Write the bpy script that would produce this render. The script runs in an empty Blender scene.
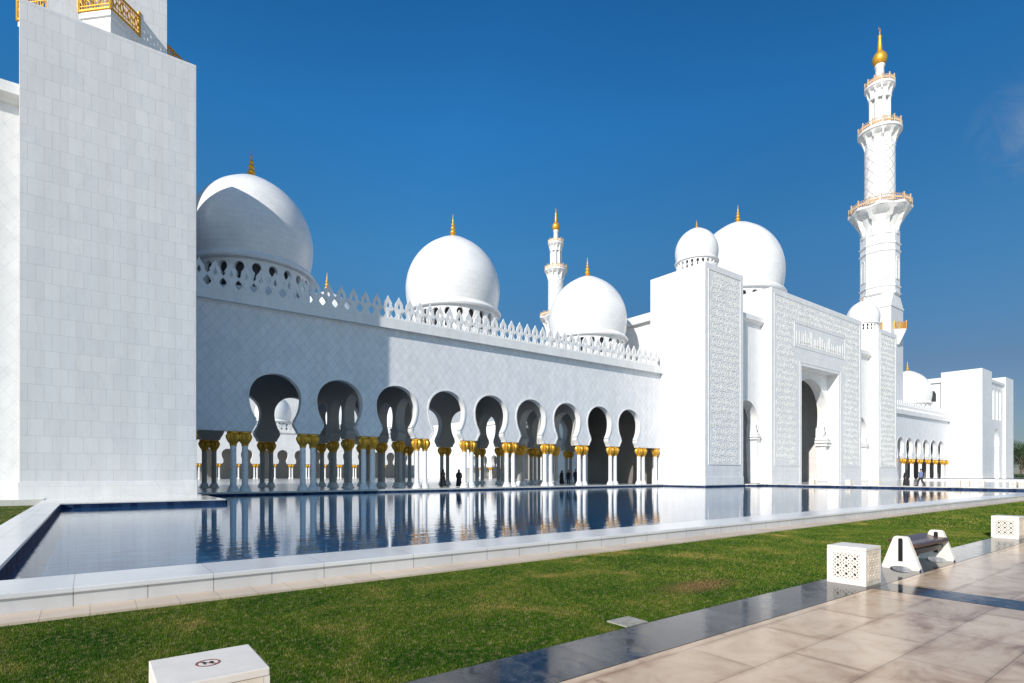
import bpy, bmesh, math, random
import numpy as np
from mathutils import Vector
from mathutils.geometry import tessellate_polygon
PI = math.pi
R = math.radians
random.seed(7)
col = bpy.context.scene.collection
sc = bpy.context.scene

# ------------------------------------------------------------------ materials
def new_mat(name):
    m = bpy.data.materials.new(name); m.use_nodes = True
    nt = m.node_tree
    return m, nt, nt.nodes['Principled BSDF']
def N(nt, t, **kw):
    n = nt.nodes.new(t)
    for k, v in kw.items(): setattr(n, k, v)
    return n
def L(nt, a, b): nt.links.new(a, b)
def math_n(nt, op, a, b=None, c=None):
    n = N(nt, 'ShaderNodeMath', operation=op)
    for i, v in enumerate((a, b, c)):
        if v is None: continue
        if isinstance(v, (int, float)): n.inputs[i].default_value = v
        else: L(nt, v, n.inputs[i])
    return n.outputs[0]
def noise(nt, vec, scale, detail=4, rough=.55, dist=0):
    n = N(nt, 'ShaderNodeTexNoise'); n.inputs['Scale'].default_value = scale
    n.inputs['Detail'].default_value = detail; n.inputs['Roughness'].default_value = rough
    n.inputs['Distortion'].default_value = dist
    L(nt, vec, n.inputs['Vector']); return n.outputs['Fac']
def ramp(nt, fac, stops):
    r = N(nt, 'ShaderNodeValToRGB'); e = r.color_ramp.elements
    while len(e) < len(stops): e.new(.5)
    for i, (p, c) in enumerate(stops):
        e[i].position = p; e[i].color = (*c, 1) if len(c) == 3 else c
    L(nt, fac, r.inputs['Fac']); return r.outputs['Color']
def mixc(nt, fac, a, b, mode='MIX'):
    n = N(nt, 'ShaderNodeMix', data_type='RGBA', blend_type=mode)
    if isinstance(fac, (int, float)): n.inputs[0].default_value = fac
    else: L(nt, fac, n.inputs[0])
    for i, v in ((6, a), (7, b)):
        if isinstance(v, tuple): n.inputs[i].default_value = (*v, 1)
        else: L(nt, v, n.inputs[i])
    return n.outputs[2]
def bump(nt, b, height, strength, dist=.02):
    n = N(nt, 'ShaderNodeBump'); n.inputs['Strength'].default_value = strength
    n.inputs['Distance'].default_value = dist
    L(nt, height, n.inputs['Height']); L(nt, n.outputs['Normal'], b.inputs['Normal'])

def wall_uv(nt, mode, turn=4.9):
    tc = N(nt, 'ShaderNodeTexCoord'); s = N(nt, 'ShaderNodeSeparateXYZ'); L(nt, tc.outputs['Object'], s.inputs[0])
    x, y, z = s.outputs
    if mode == 'dome':
        u = math_n(nt, 'MULTIPLY', math_n(nt, 'ARCTAN2', y, x), turn)
    elif mode == 'floor':
        u, z = x, y
    else:
        g = N(nt, 'ShaderNodeNewGeometry'); gn = N(nt, 'ShaderNodeSeparateXYZ'); L(nt, g.outputs['True Normal'], gn.inputs[0])
        fx = math_n(nt, 'GREATER_THAN', math_n(nt, 'ABSOLUTE', gn.outputs[0]), .72)
        u = math_n(nt, 'ADD', math_n(nt, 'MULTIPLY', x, math_n(nt, 'SUBTRACT', 1.0, fx)), math_n(nt, 'MULTIPLY', y, fx))
    if mode == 'diamond':
        a = math_n(nt, 'MULTIPLY', math_n(nt, 'ADD', u, math_n(nt, 'MULTIPLY', z, .8)), .70)
        b = math_n(nt, 'MULTIPLY', math_n(nt, 'SUBTRACT', u, math_n(nt, 'MULTIPLY', z, .8)), .70)
        u, z = math_n(nt, 'ADD', a, 500), math_n(nt, 'ADD', b, 500)
    c = N(nt, 'ShaderNodeCombineXYZ'); L(nt, u, c.inputs[0]); L(nt, z, c.inputs[1])
    return c.outputs[0], tc.outputs['Object']

def marble(name, c1, c2, joint, mode='wall', bw=.65, bh=.88, offset=.5, mortar=.012, rough=.35, mott=.05, turn=4.9):
    m, nt, b = new_mat(name)
    uv, obc = wall_uv(nt, mode, turn)
    br = N(nt, 'ShaderNodeTexBrick'); br.offset = offset; br.squash = 1
    br.inputs['Scale'].default_value = 1; br.inputs['Brick Width'].default_value = bw; br.inputs['Row Height'].default_value = bh
    br.inputs['Mortar Size'].default_value = mortar; br.inputs['Mortar Smooth'].default_value = .2; br.inputs['Bias'].default_value = -.1
    br.inputs['Color1'].default_value = (*c1, 1); br.inputs['Color2'].default_value = (*c2, 1); br.inputs['Mortar'].default_value = (*joint, 1)
    L(nt, uv, br.inputs['Vector'])
    v = noise(nt, obc, .9, 6, .6, .8)
    v2 = noise(nt, obc, .13, 3, .5)
    g = ramp(nt, v, [(.3, (1-mott*2, 1-mott*2, 1-mott*1.8)), (.65, (1, 1, 1))])
    g2 = ramp(nt, v2, [(.3, (1-mott, 1-mott, 1-mott)), (.7, (1, 1, 1))])
    c = mixc(nt, 1.0, mixc(nt, 1.0, br.outputs['Color'], g, 'MULTIPLY'), g2, 'MULTIPLY')
    if mode in ('wall', 'diamond'):
        ms = N(nt, 'ShaderNodeMapping'); L(nt, obc, ms.inputs[0]); ms.inputs['Scale'].default_value = (1.6, 1.6, .07)
        c = mixc(nt, 1.0, c, ramp(nt, noise(nt, ms.outputs[0], 1, 5, .6), [(.35, (.945, .94, .925)), (.6, (1, 1, 1))]), 'MULTIPLY')
        mv = N(nt, 'ShaderNodeTexWave'); mv.inputs['Scale'].default_value = .35; mv.inputs['Distortion'].default_value = 14; mv.inputs['Detail'].default_value = 4; L(nt, obc, mv.inputs['Vector'])
        c = mixc(nt, 1.0, c, ramp(nt, mv.outputs['Fac'], [(.0, (.965, .965, .97)), (.10, (1, 1, 1))]), 'MULTIPLY')
    L(nt, c, b.inputs['Base Color'])
    b.inputs['Roughness'].default_value = rough
    b.inputs['Specular IOR Level'].default_value = .4
    bump(nt, b, br.outputs['Fac'], -.35, .01)
    return m
M = {}
M['block'] = marble('tower_marble', (.725, .73, .74), (.675, .68, .70), (.55, .555, .57), mott=.022)
M['gateblock'] = marble('gate_marble', (.82, .82, .82), (.79, .79, .795), (.66, .66, .66), bw=.9, bh=.6)
M['softdiamond'] = marble('recess_marble', (.82, .82, .82), (.79, .79, .79), (.73, .73, .73), mode='diamond', bw=.6, bh=.6, offset=0, mortar=.014)
M['diamond'] = marble('diamond_marble', (.83, .83, .84), (.765, .775, .79), (.63, .64, .67), mode='diamond', bw=.52, bh=.52, offset=0, mortar=.016)
M['white'] = marble('trim_marble', (.83, .83, .82), (.80, .80, .79), (.68, .68, .67), bw=1.2, bh=.9, mortar=.008)
M['dome'] = marble('dome_marble', (.83, .83, .82), (.79, .79, .79), (.69, .69, .69), mode='dome', bw=.8, bh=.42, mortar=.012, rough=.3)
M['shaftd'] = marble('minaret_marble', (.82, .82, .81), (.78, .78, .77), (.48, .47, .45), mode='diamond', bw=1.15, bh=1.15, offset=0, mortar=.07)
M['relief'] = marble('carved_marble', (.78, .77, .735), (.76, .75, .71), (.72, .71, .68), bw=3, bh=3, mortar=.002, mott=.03)
M['coping'] = marble('coping_marble', (.76, .76, .75), (.69, .69, .69), (.42, .41, .40), mode='floor', bw=1.47, bh=1.6, offset=0, mortar=.006, rough=.22)
M['coping_face'] = marble('pool_wall_marble', (.66, .65, .64), (.60, .60, .60), (.26, .25, .24), bw=.7375, bh=4, offset=0, mortar=.006, rough=.3)
M['step'] = marble('strip_limestone', (.74, .60, .46), (.66, .52, .39), (.40, .32, .24), mode='floor', bw=.44, bh=3, offset=0, mortar=.005, rough=.4, mott=.1)
M['plaza'] = marble('plaza_marble', (.74, .71, .67), (.68, .66, .62), (.55, .52, .48), mode='floor', bw=1.2, bh=1.2, rough=.12, mott=.05)
M['court'] = marble('court_marble', (.60, .60, .58), (.56, .56, .55), (.45, .45, .43), mode='floor', bw=1.2, bh=1.2, rough=.2, mott=.05)

def simple(name, c, rough=.5, metal=0, spec=.5, vary=.0, scale=3, coat=0):
    m, nt, b = new_mat(name)
    if vary:
        tc = N(nt, 'ShaderNodeTexCoord'); f = noise(nt, tc.outputs['Object'], scale, 5, .6)
        L(nt, ramp(nt, f, [(.3, tuple(x*(1-vary) for x in c)), (.7, tuple(min(1, x*(1+vary)) for x in c))]), b.inputs['Base Color'])
    else: b.inputs['Base Color'].default_value = (*c, 1)
    b.inputs['Roughness'].default_value = rough; b.inputs['Metallic'].default_value = metal
    b.inputs['Specular IOR Level'].default_value = spec; b.inputs['Coat Weight'].default_value = coat
    return m
M['gold'] = simple('gold_leaf', (.70, .38, .045), .42, .55, .5, .18, 9)
M['goldpale'] = simple('gilded_rail', (.62, .44, .27), .5, .3, .5, .15, 6)
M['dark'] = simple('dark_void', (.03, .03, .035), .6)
M['inner'] = simple('gallery_shade_marble', (.42, .41, .395), .5, 0, .3, .06, 1)  # marble darkened for gallery walls and columns; shade put in the colour
M['endshade'] = simple('end_shade_brown', (.19, .175, .16), .5, 0, .3, .1, 1)  # brown that mutes the sun patch on the gallery end wall
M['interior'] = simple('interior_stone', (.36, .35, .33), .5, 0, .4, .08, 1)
M['tileblue'] = None
M['wood'] = simple('brown_gloss_wood', (.075, .034, .026), .28, 0, .25, .35, 14, .0)
M['black'] = simple('black_plastic', (.012, .012, .014), .35)
M['boxwhite'] = simple('white_cast_stone', (.76, .70, .63), .5, 0, .4, .06, 7)
M['boxshade'] = simple('cream_shaded_stone', (.66, .57, .46), .55, 0, .4, .18, 9)  # darker cream for the panels turned from the sun; shade in the colour
M['coverstone'] = simple('cover_stone', (.33, .31, .26), .7, 0, .2, .25, 12)
M['red'] = simple('red_print', (.30, .05, .04), .5)
M['cloth_black'] = simple('black_cloth', (.012, .012, .016), .8)
M['cloth_blue'] = simple('blue_cloth', (.16, .20, .38), .8)
M['cloth_dark'] = simple('dark_trousers', (.02, .022, .035), .8)
M['skin'] = simple('skin', (.42, .24, .16), .55)
M['soil'] = simple('sand_ground', (.42, .36, .28), .9, 0, .2, .15, .2)
M['screen'] = simple('dark_screen', (.02, .035, .06), .3)
M['bark'] = simple('bark', (.12, .085, .06), .9, 0, .2, .3, 4)

# blue mosaic
m, nt, b = new_mat('blue_mosaic'); uv, obc = wall_uv(nt, 'wall')
br = N(nt, 'ShaderNodeTexBrick'); br.offset = 0; br.inputs['Scale'].default_value = 1
br.inputs['Brick Width'].default_value = .30; br.inputs['Row Height'].default_value = .3; br.inputs['Mortar Size'].default_value = .012
br.inputs['Color1'].default_value = (.006, .014, .05, 1); br.inputs['Color2'].default_value = (.03, .055, .12, 1); br.inputs['Mortar'].default_value = (.02, .04, .09, 1)
L(nt, uv, br.inputs['Vector']); L(nt, br.outputs['Color'], b.inputs['Base Color']); b.inputs['Roughness'].default_value = .6; b.inputs['Specular IOR Level'].default_value = .05
M['tileblue'] = m

# column shaft with inlaid flowers
m, nt, b = new_mat('inlaid_shaft'); tc = N(nt, 'ShaderNodeTexCoord')
vo = N(nt, 'ShaderNodeTexVoronoi'); vo.inputs['Scale'].default_value = 6; L(nt, tc.outputs['Object'], vo.inputs['Vector'])
s = N(nt, 'ShaderNodeSeparateXYZ'); L(nt, tc.outputs['Object'], s.inputs[0])
spot = math_n(nt, 'MULTIPLY', math_n(nt, 'LESS_THAN', vo.outputs['Distance'], .23), math_n(nt, 'LESS_THAN', s.outputs[2], 2.6))
spot = math_n(nt, 'MULTIPLY', spot, .55)
L(nt, mixc(nt, spot, (.80, .80, .79), (.26, .25, .27)), b.inputs['Base Color']); b.inputs['Roughness'].default_value = .25
M['shaft'] = m

# water
m, nt, b = new_mat('pool_water'); tc = N(nt, 'ShaderNodeTexCoord')
mp = N(nt, 'ShaderNodeMapping'); L(nt, tc.outputs['Object'], mp.inputs[0]); mp.inputs['Rotation'].default_value = (0, 0, R(37)); mp.inputs['Scale'].default_value = (.55, 1.5, 1)
n1 = noise(nt, mp.outputs[0], 1.9, 3, .5); n2 = noise(nt, mp.outputs[0], 7, 2, .5)
h = math_n(nt, 'ADD', n1, math_n(nt, 'MULTIPLY', n2, .16))
uv, obc = wall_uv(nt, 'floor')
br = N(nt, 'ShaderNodeTexBrick'); br.offset = 0; br.inputs['Scale'].default_value = 1
br.inputs['Brick Width'].default_value = .6; br.inputs['Row Height'].default_value = .6; br.inputs['Mortar Size'].default_value = .02; br.inputs['Mortar Smooth'].default_value = 1
br.inputs['Color1'].default_value = (.008, .06, .155, 1); br.inputs['Color2'].default_value = (.014, .10, .22, 1); br.inputs['Mortar'].default_value = (.03, .13, .25, 1)
L(nt, uv, br.inputs['Vector']); L(nt, br.outputs['Color'], b.inputs['Base Color'])
b.inputs['Roughness'].default_value = .015; b.inputs['IOR'].default_value = 1.45; b.inputs['Specular IOR Level'].default_value = .8
bump(nt, b, h, .17, .035)
M['water'] = m

# beige paving
m, nt, b = new_mat('polished_beige_paving'); uv, obc = wall_uv(nt, 'floor')
br = N(nt, 'ShaderNodeTexBrick'); br.offset = .5; br.inputs['Scale'].default_value = 1
br.inputs['Brick Width'].default_value = 1.25; br.inputs['Row Height'].default_value = .62; br.inputs['Mortar Size'].default_value = .006; br.inputs['Mortar Smooth'].default_value = .5
br.inputs['Color1'].default_value = (.66, .50, .36, 1); br.inputs['Color2'].default_value = (.52, .38, .26, 1); br.inputs['Mortar'].default_value = (.33, .25, .18, 1)
L(nt, uv, br.inputs['Vector'])
mpp = N(nt, 'ShaderNodeMapping'); L(nt, obc, mpp.inputs[0]); mpp.inputs['Scale'].default_value = (1, 2.2, 1)
v = noise(nt, mpp.outputs[0], .8, 7, .62, 1.2); v2 = noise(nt, obc, 3.2, 6, .65, .6)
st = ramp(nt, v, [(.29, (.62, .50, .40)), (.39, (.88, .79, .70)), (.48, (1.03, 1.0, .95)), (.62, (1.08, 1.07, 1.04))])
st2 = ramp(nt, v2, [(.33, (.84, .79, .74)), (.55, (1, 1, 1))])
b2 = N(nt, 'ShaderNodeTexBrick'); b2.offset = .5; b2.inputs['Scale'].default_value = 1
b2.inputs['Brick Width'].default_value = 1.25; b2.inputs['Row Height'].default_value = .62; b2.inputs['Mortar Size'].default_value = .07; b2.inputs['Mortar Smooth'].default_value = 1
b2.inputs['Color1'].default_value = (1, 1, 1, 1); b2.inputs['Color2'].default_value = (1, 1, 1, 1); b2.inputs['Mortar'].default_value = (.66, .56, .48, 1)
L(nt, uv, b2.inputs['Vector'])
grime = mixc(nt, ramp(nt, noise(nt, obc, 1.7, 5, .6), [(.40, (0, 0, 0)), (.62, (1, 1, 1))]), (1.0, 1.0, 1.0), b2.outputs['Color'])
c = mixc(nt, 1, mixc(nt, 1, mixc(nt, 1, br.outputs['Color'], st, 'MULTIPLY'), st2, 'MULTIPLY'), grime, 'MULTIPLY')
L(nt, c, b.inputs['Base Color'])
rr = N(nt, 'ShaderNodeMapRange'); L(nt, v, rr.inputs[0]); rr.inputs[1].default_value = .3; rr.inputs[2].default_value = .7; rr.inputs[3].default_value = .12; rr.inputs[4].default_value = .22
L(nt, rr.outputs[0], b.inputs['Roughness']); b.inputs['Specular IOR Level'].default_value = .2; bump(nt, b, br.outputs['Fac'], -.3, .004)
M['paving'] = m

# dark granite
m, nt, b = new_mat('polished_dark_granite'); uv, obc = wall_uv(nt, 'floor')
br = N(nt, 'ShaderNodeTexBrick'); br.offset = 0; br.inputs['Scale'].default_value = 1
br.inputs['Brick Width'].default_value = .58; br.inputs['Row Height'].default_value = 9; br.inputs['Mortar Size'].default_value = .003; br.inputs['Bias'].default_value = .0
br.inputs['Color1'].default_value = (.008, .011, .022, 1); br.inputs['Color2'].default_value = (.045, .047, .055, 1); br.inputs['Mortar'].default_value = (.01, .01, .012, 1)
L(nt, uv, br.inputs['Vector'])
v = noise(nt, obc, 5, 8, .7, 1); v3 = noise(nt, obc, 60, 2, .5)
c = mixc(nt, 1, br.outputs['Color'], ramp(nt, v, [(.35, (.55, .55, .6)), (.62, (1.7, 1.65, 1.6))]), 'MULTIPLY')
c = mixc(nt, 1, c, ramp(nt, v3, [(.35, (.7, .7, .7)), (.7, (1.4, 1.4, 1.4))]), 'MULTIPLY')
L(nt, c, b.inputs['Base Color']); b.inputs['Roughness'].default_value = .07; b.inputs['Specular IOR Level'].default_value = .22
rr = N(nt, 'ShaderNodeMapRange'); L(nt, v, rr.inputs[0]); rr.inputs[1].default_value = .4; rr.inputs[2].default_value = .75; rr.inputs[3].default_value = .05; rr.inputs[4].default_value = .22
L(nt, rr.outputs[0], b.inputs['Roughness'])
M['granite'] = m

# grass (shared patches for blades and the ground beneath)
def grass_mat(name, k):
    m, nt, b = new_mat(name); g = N(nt, 'ShaderNodeNewGeometry'); pos = g.outputs['Position']
    p1 = noise(nt, pos, .85, 8, .68, .9); p2 = noise(nt, pos, 14, 5, .7)
    c = ramp(nt, p1, [(.36, (.020*k, .062*k, .003*k)), (.49, (.048*k, .092*k, .005*k)), (.57, (.085*k, .112*k, .012*k)), (.67, (.22*k, .17*k, .045*k))])
    c = mixc(nt, ramp(nt, p2, [(.50, (0, 0, 0)), (.66, (.8, .8, .8))]), c, (.22*k, .20*k, .08*k))
    sb = N(nt, 'ShaderNodeVectorMath', operation='SUBTRACT'); L(nt, pos, sb.inputs[0]); sb.inputs[1].default_value = (6.9, 4.75, 0)
    sd = N(nt, 'ShaderNodeVectorMath', operation='MULTIPLY'); L(nt, sb.outputs[0], sd.inputs[0]); sd.inputs[1].default_value = (.9, 2.2, 0)
    ln = N(nt, 'ShaderNodeVectorMath', operation='LENGTH'); L(nt, sd.outputs[0], ln.inputs[0])
    dd = math_n(nt, 'ADD', ln.outputs['Value'], math_n(nt, 'MULTIPLY', math_n(nt, 'SUBTRACT', p2, .5), 2.2))
    f = ramp(nt, dd, [(.2, (.8, .8, .8)), (.8, (0, 0, 0))])
    c = mixc(nt, f, c, (.19*k, .105*k, .05*k))
    L(nt, c, b.inputs['Base Color']); b.inputs['Roughness'].default_value = .8; b.inputs['Specular IOR Level'].default_value = .05
    return m
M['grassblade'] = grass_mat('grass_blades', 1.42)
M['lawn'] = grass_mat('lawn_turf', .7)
m, nt, b = new_mat('leaves'); g = N(nt, 'ShaderNodeNewGeometry'); f = noise(nt, g.outputs['Position'], .8, 3)
L(nt, ramp(nt, f, [(.3, (.03, .06, .02)), (.7, (.07, .11, .035))]), b.inputs['Base Color']); b.inputs['Roughness'].default_value = .6
M['leaves'] = m

# ------------------------------------------------------------------ mesh helpers
class MB:
    def __init__(s): s.v = []; s.f = []
    def add(s, vs, fs):
        o = len(s.v); s.v += [tuple(p) for p in vs]; s.f += [tuple(i+o for i in q) for q in fs]; return s
    def box(s, x0, x1, y0, y1, z0, z1):
        return s.add([(x0,y0,z0),(x1,y0,z0),(x1,y1,z0),(x0,y1,z0),(x0,y0,z1),(x1,y0,z1),(x1,y1,z1),(x0,y1,z1)],
                     [(0,3,2,1),(4,5,6,7),(0,1,5,4),(1,2,6,5),(2,3,7,6),(3,0,4,7)])
    def prism(s, loops, f, t0, t1):
        """2-D loops (outer first, then holes) swept from t0 to t1; f(a,b,t)->xyz"""
        pts = [p for lp in loops for p in lp]; n = len(pts)
        tri = tessellate_polygon([[Vector((p[0], p[1], 0)) for p in lp] for lp in loops])
        vs = [f(a, b, t0) for a, b in pts] + [f(a, b, t1) for a, b in pts]; fs = []
        for a, b, c in tri:
            A, B, C_ = (pts[i] for i in (a, b, c))
            if abs((B[0]-A[0])*(C_[1]-A[1])-(B[1]-A[1])*(C_[0]-A[0])) < 1e-9: continue
            fs.append((a, b, c)); fs.append((c+n, b+n, a+n))
        o = 0
        for lp in loops:
            k = len(lp)
            for i in range(k):
                j = (i+1) % k; fs.append((o+i, o+j, o+j+n, o+i+n))
            o += k
        return s.add(vs, fs)
    def lathe(s, prof, seg=48, cx=0, cy=0, mod=None, a0=0):
        vs = []; fs = []; n = len(prof)
        for i, (r, z) in enumerate(prof):
            for k in range(seg):
                a = 2*PI*k/seg + a0; q = r*(mod(a, i) if mod else 1)
                vs.append((cx+q*math.cos(a), cy+q*math.sin(a), z))
        for i in range(n-1):
            for k in range(seg):
                j = (k+1) % seg; fs.append((i*seg+k, i*seg+j, (i+1)*seg+j, (i+1)*seg+k))
        fs.append(tuple(range(seg))[::-1]); fs.append(tuple((n-1)*seg+k for k in range(seg)))
        return s.add(vs, fs)
    def tube(s, pts, r, seg=6):
        pts = [Vector(p) for p in pts]; vs = []; fs = []
        for i, p in enumerate(pts):
            d = (pts[min(i+1, len(pts)-1)] - pts[max(i-1, 0)]).normalized()
            a = d.cross(Vector((0, 0, 1)));
            if a.length < 1e-3: a = Vector((1, 0, 0))
            a.normalize(); c = d.cross(a); rr = r[i] if isinstance(r, (list, tuple)) else r
            for k in range(seg):
                t = 2*PI*k/seg; vs.append(p + (a*math.cos(t) + c*math.sin(t))*rr)
        for i in range(len(pts)-1):
            for k in range(seg):
                j = (k+1) % seg; fs.append((i*seg+k, i*seg+j, (i+1)*seg+j, (i+1)*seg+k))
        fs.append(tuple(range(seg))[::-1]); fs.append(tuple((len(pts)-1)*seg+k for k in range(seg)))
        return s.add(vs, fs)
    def mesh(s, name, mat, smooth=None, bevel=0, recalc=True):
        me = bpy.data.meshes.new(name); me.from_pydata(s.v, [], s.f); me.update()
        if recalc or bevel:
            bm = bmesh.new(); bm.from_mesh(me); bmesh.ops.recalc_face_normals(bm, faces=bm.faces)
            if bevel:
                ed = [e for e in bm.edges if len(e.link_faces) == 2 and e.calc_face_angle(0) > .6]
                bmesh.ops.bevel(bm, geom=ed, offset=bevel, segments=2, affect='EDGES', profile=.6)
            bm.to_mesh(me); bm.free()
        if smooth is not None:
            me.shade_smooth(); me.set_sharp_from_angle(angle=R(smooth))
        me.materials.append(M[mat]); return me
    def build(s, name, mat, parent=None, loc=(0,0,0), smooth=None, bevel=0, recalc=True):
        return link(name, s.mesh(name, mat, smooth, bevel, recalc), parent, loc)
def link(name, me, parent=None, loc=(0,0,0), scale=None, rz=0):
    o = bpy.data.objects.new(name, me); col.objects.link(o); o.location = loc
    if scale: o.scale = scale
    o.rotation_euler[2] = rz
    if parent: o.parent = parent
    return o
def tag(o, label=None, cat=None, group=None, kind=None):
    if label: o['label'] = label
    if cat: o['category'] = cat
    if group: o['group'] = group
    if kind: o['kind'] = kind
    return o
def empty(name, loc=(0,0,0)):
    o = bpy.data.objects.new(name, None); col.objects.link(o); o.location = loc; o.empty_display_size = .3; return o
def copy_tree(o, parent=None):
    c = o.copy(); col.objects.link(c)
    if parent: c.parent = parent
    for ch in [x for x in ALL() if x.parent == o]: copy_tree(ch, c)
    return c
def ALL(): return list(bpy.data.objects)
def struct(o): return tag(o, kind='structure')
XZ = lambda a, b, t: (a, t, b)
YZ = lambda a, b, t: (t, a, b)

# ------------------------------------------------------------------ arch outlines
def keyhole(cx, z0, s=1.0, b=1.62, n=1.32, zn=.74, zc=2.62, rad=1.85, zt=4.4, seg=22):
    """opening outline from bottom left over the top to bottom right; heights above z0"""
    n, b, rad = n*s, b*s, rad*s; zn, zc, zt = zn*s, zc*s, zt*s
    a0 = -math.acos(min(1, n/rad))
    half = [(b, 0), (b*.985, .12*s), (b-(b-n)*.35, zn*.36), (n+(b-n)*.12, zn*.72), (n, zn*.93), (n, zn*1.12), (n+.10*s, zn*1.15), (n+.06*s, zn*1.28)]
    lo = 1.32; zb = zc + rad*lo*math.sin(a0)
    if zb > zn*1.35: half.append((n, zn*1.35))
    k = (zt - zc)/rad - 1
    for i in range(seg+1):
        a = a0 + (PI/2-a0)*i/seg; sn = math.sin(a)
        half.append((rad*math.cos(a)*(1-.05*max(0, sn)**3), zc + rad*sn*((1 + k*sn**3) if sn > 0 else lo)))
    half[-1] = (0, zt)
    left = [(cx-x, z0+z) for x, z in half]; right = [(cx+x, z0+z) for x, z in half[:-1]][::-1]
    return left + right
def wall_outline(x0, x1, z0, z1, arches):
    pts = [(x0, z0)]
    for a in arches: pts += a
    pts += [(x1, z0), (x1, z1), (x0, z1)]
    out = [pts[0]]
    for p in pts[1:]:
        if abs(p[0]-out[-1][0]) + abs(p[1]-out[-1][1]) > 1e-5: out.append(p)
    return out
def rim(mb, arch, y, w=.13, proud=.05, f=XZ):
    """a raised band that follows an arch outline"""
    n = len(arch); outer = []
    for i in range(n):
        a = Vector(arch[max(0, i-1)]); c = Vector(arch[min(n-1, i+1)]); d = (c-a)
        if d.length < 1e-6: d = Vector((0, 1))
        d.normalize(); outer.append((arch[i][0]-d[1]*w, arch[i][1]+d[0]*w))
    vs = [f(a, b, y) for a, b in arch] + [f(a, b, y-proud) for a, b in arch] + [f(a, b, y-proud) for a, b in outer] + [f(a, b, y) for a, b in outer]
    fs = []
    for i in range(n-1):
        for q in range(3): fs.append((q*n+i, q*n+i+1, (q+1)*n+i+1, (q+1)*n+i))
    return mb.add(vs, fs)

# ------------------------------------------------------------------ shared meshes
def capital_mesh():
    # palm-leaf crown: a bell of curling leaves over a beaded collar
    prof = [(.21, 0), (.25, .03), (.25, .08), (.22, .11), (.27, .20), (.35, .34), (.40, .50), (.43, .64), (.42, .78), (.37, .87), (.41, .92), (.41, 1.02)]
    amp = [0, 0, 0, 0, .05, .10, .14, .17, .17, .10, 0, 0]
    mod = lambda a, i: 1 + amp[i]*math.cos(9*a)
    mb = MB().lathe(prof, 54, mod=mod)
    return mb.mesh('capital', 'gold', 40)
def base_mesh():
    return MB().lathe([(.42, 0), (.42, .10), (.36, .14), (.36, .22), (.30, .27), (.33, .33), (.25, .42), (.22, .46)], 24).mesh('column_base', 'white', 40)
def shaft_mesh(h=2.85):
    return MB().lathe([(.215, 0), (.21, h)], 20).mesh('column', 'shaft', 40)
ME_CAP, ME_BASE, ME_SHAFT = capital_mesh(), base_mesh(), shaft_mesh()
ME_SHAFT2 = ME_SHAFT.copy(); ME_SHAFT2.materials.clear(); ME_SHAFT2.materials.append(M['inner'])  # shaft copy in the darkened marble, for the shaded inner columns
FLOOR = .25
def column(parent, x, y, z=FLOOR, s=1.0, inner=False):
    c = link('column', ME_SHAFT2 if inner else ME_SHAFT, parent, (x, y, z+.46*s), (s, s, s))
    link('capital', ME_CAP, c, (0, 0, 2.85)); link('column_base', ME_BASE, c, (0, 0, -.46))
    return c
def merlon_mesh():
    half = [(.51, 0), (.50, .10), (.32, .28), (.23, .42), (.32, .60), (.505, .80), (.50, .92), (.38, 1.02), (.33, 1.14), (.36, 1.24), (.27, 1.42), (.12, 1.62), (0, 1.86)]
    out = [(x, z) for x, z in half] + [(-x, z) for x, z in half[:-1]][::-1]
    inner = [(0, .22), (.13, .40), (.17, .62), (.24, .86), (.16, 1.12), (0, 1.36), (-.16, 1.12), (-.24, .86), (-.17, .62), (-.13, .40)]
    hole = [(0, .84), (.10, .95), (.13, 1.06), (.07, 1.2), (0, 1.36), (-.07, 1.2), (-.13, 1.06), (-.10, .95)]
    mb = MB().prism([out, hole], XZ, -.07, .07)
    inner = [(0, .14), (.10, .36), (.11, .52), (.22, .68), (.12, .76), (-.12, .76), (-.22, .68), (-.11, .52), (-.10, .36)]
    mb.prism([inner], XZ, -.11, -.068); mb.prism([inner], XZ, .068, .11)
    return mb.mesh('merlon', 'white')
ME_MERLON = merlon_mesh()

def drum_mesh(r=4.6, z0=0, z1=3.3, n=24):
    mb = MB(); w = 2*PI/n
    zb, zt = z0+1.2, z1-.25
    for k in range(n):
        a0 = k*w
        hole = []
        for (x, z) in [(.10,0),(.13,.12),(.07,.45),(.05,.56),(.12,.66),(.15,.80),(.12,.92),(.06,1.0),(-.06,1.0),(-.12,.92),(-.15,.80),(-.12,.66),(-.05,.56),(-.07,.45),(-.13,.12),(-.10,0)]:
            hole.append((a0+w/2+x*w*1.9, zb+z*(zt-zb)))
        f = lambda a, z, t: ((r-t)*math.cos(a), (r-t)*math.sin(a), z)
        out = [(a0, z0), (a0+w/2, z0), (a0+w, z0), (a0+w, z1), (a0+w/2, z1), (a0, z1)]
        tri = tessellate_polygon([[Vector((*p, 0)) for p in out], [Vector((*p, 0)) for p in hole]])
        pts = out+hole; n_ = len(pts)
        vs = [f(a, z, 0) for a, z in pts] + [f(a, z, .35) for a, z in pts]
        fs = [t for t in tri]
        for i in range(6, n_):
            j = i+1 if i+1 < n_ else 6
            fs.append((i, j, j+n_, i+n_))
        mb.add(vs, fs)
    return mb.mesh('drum', 'dome', recalc=True)
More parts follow.
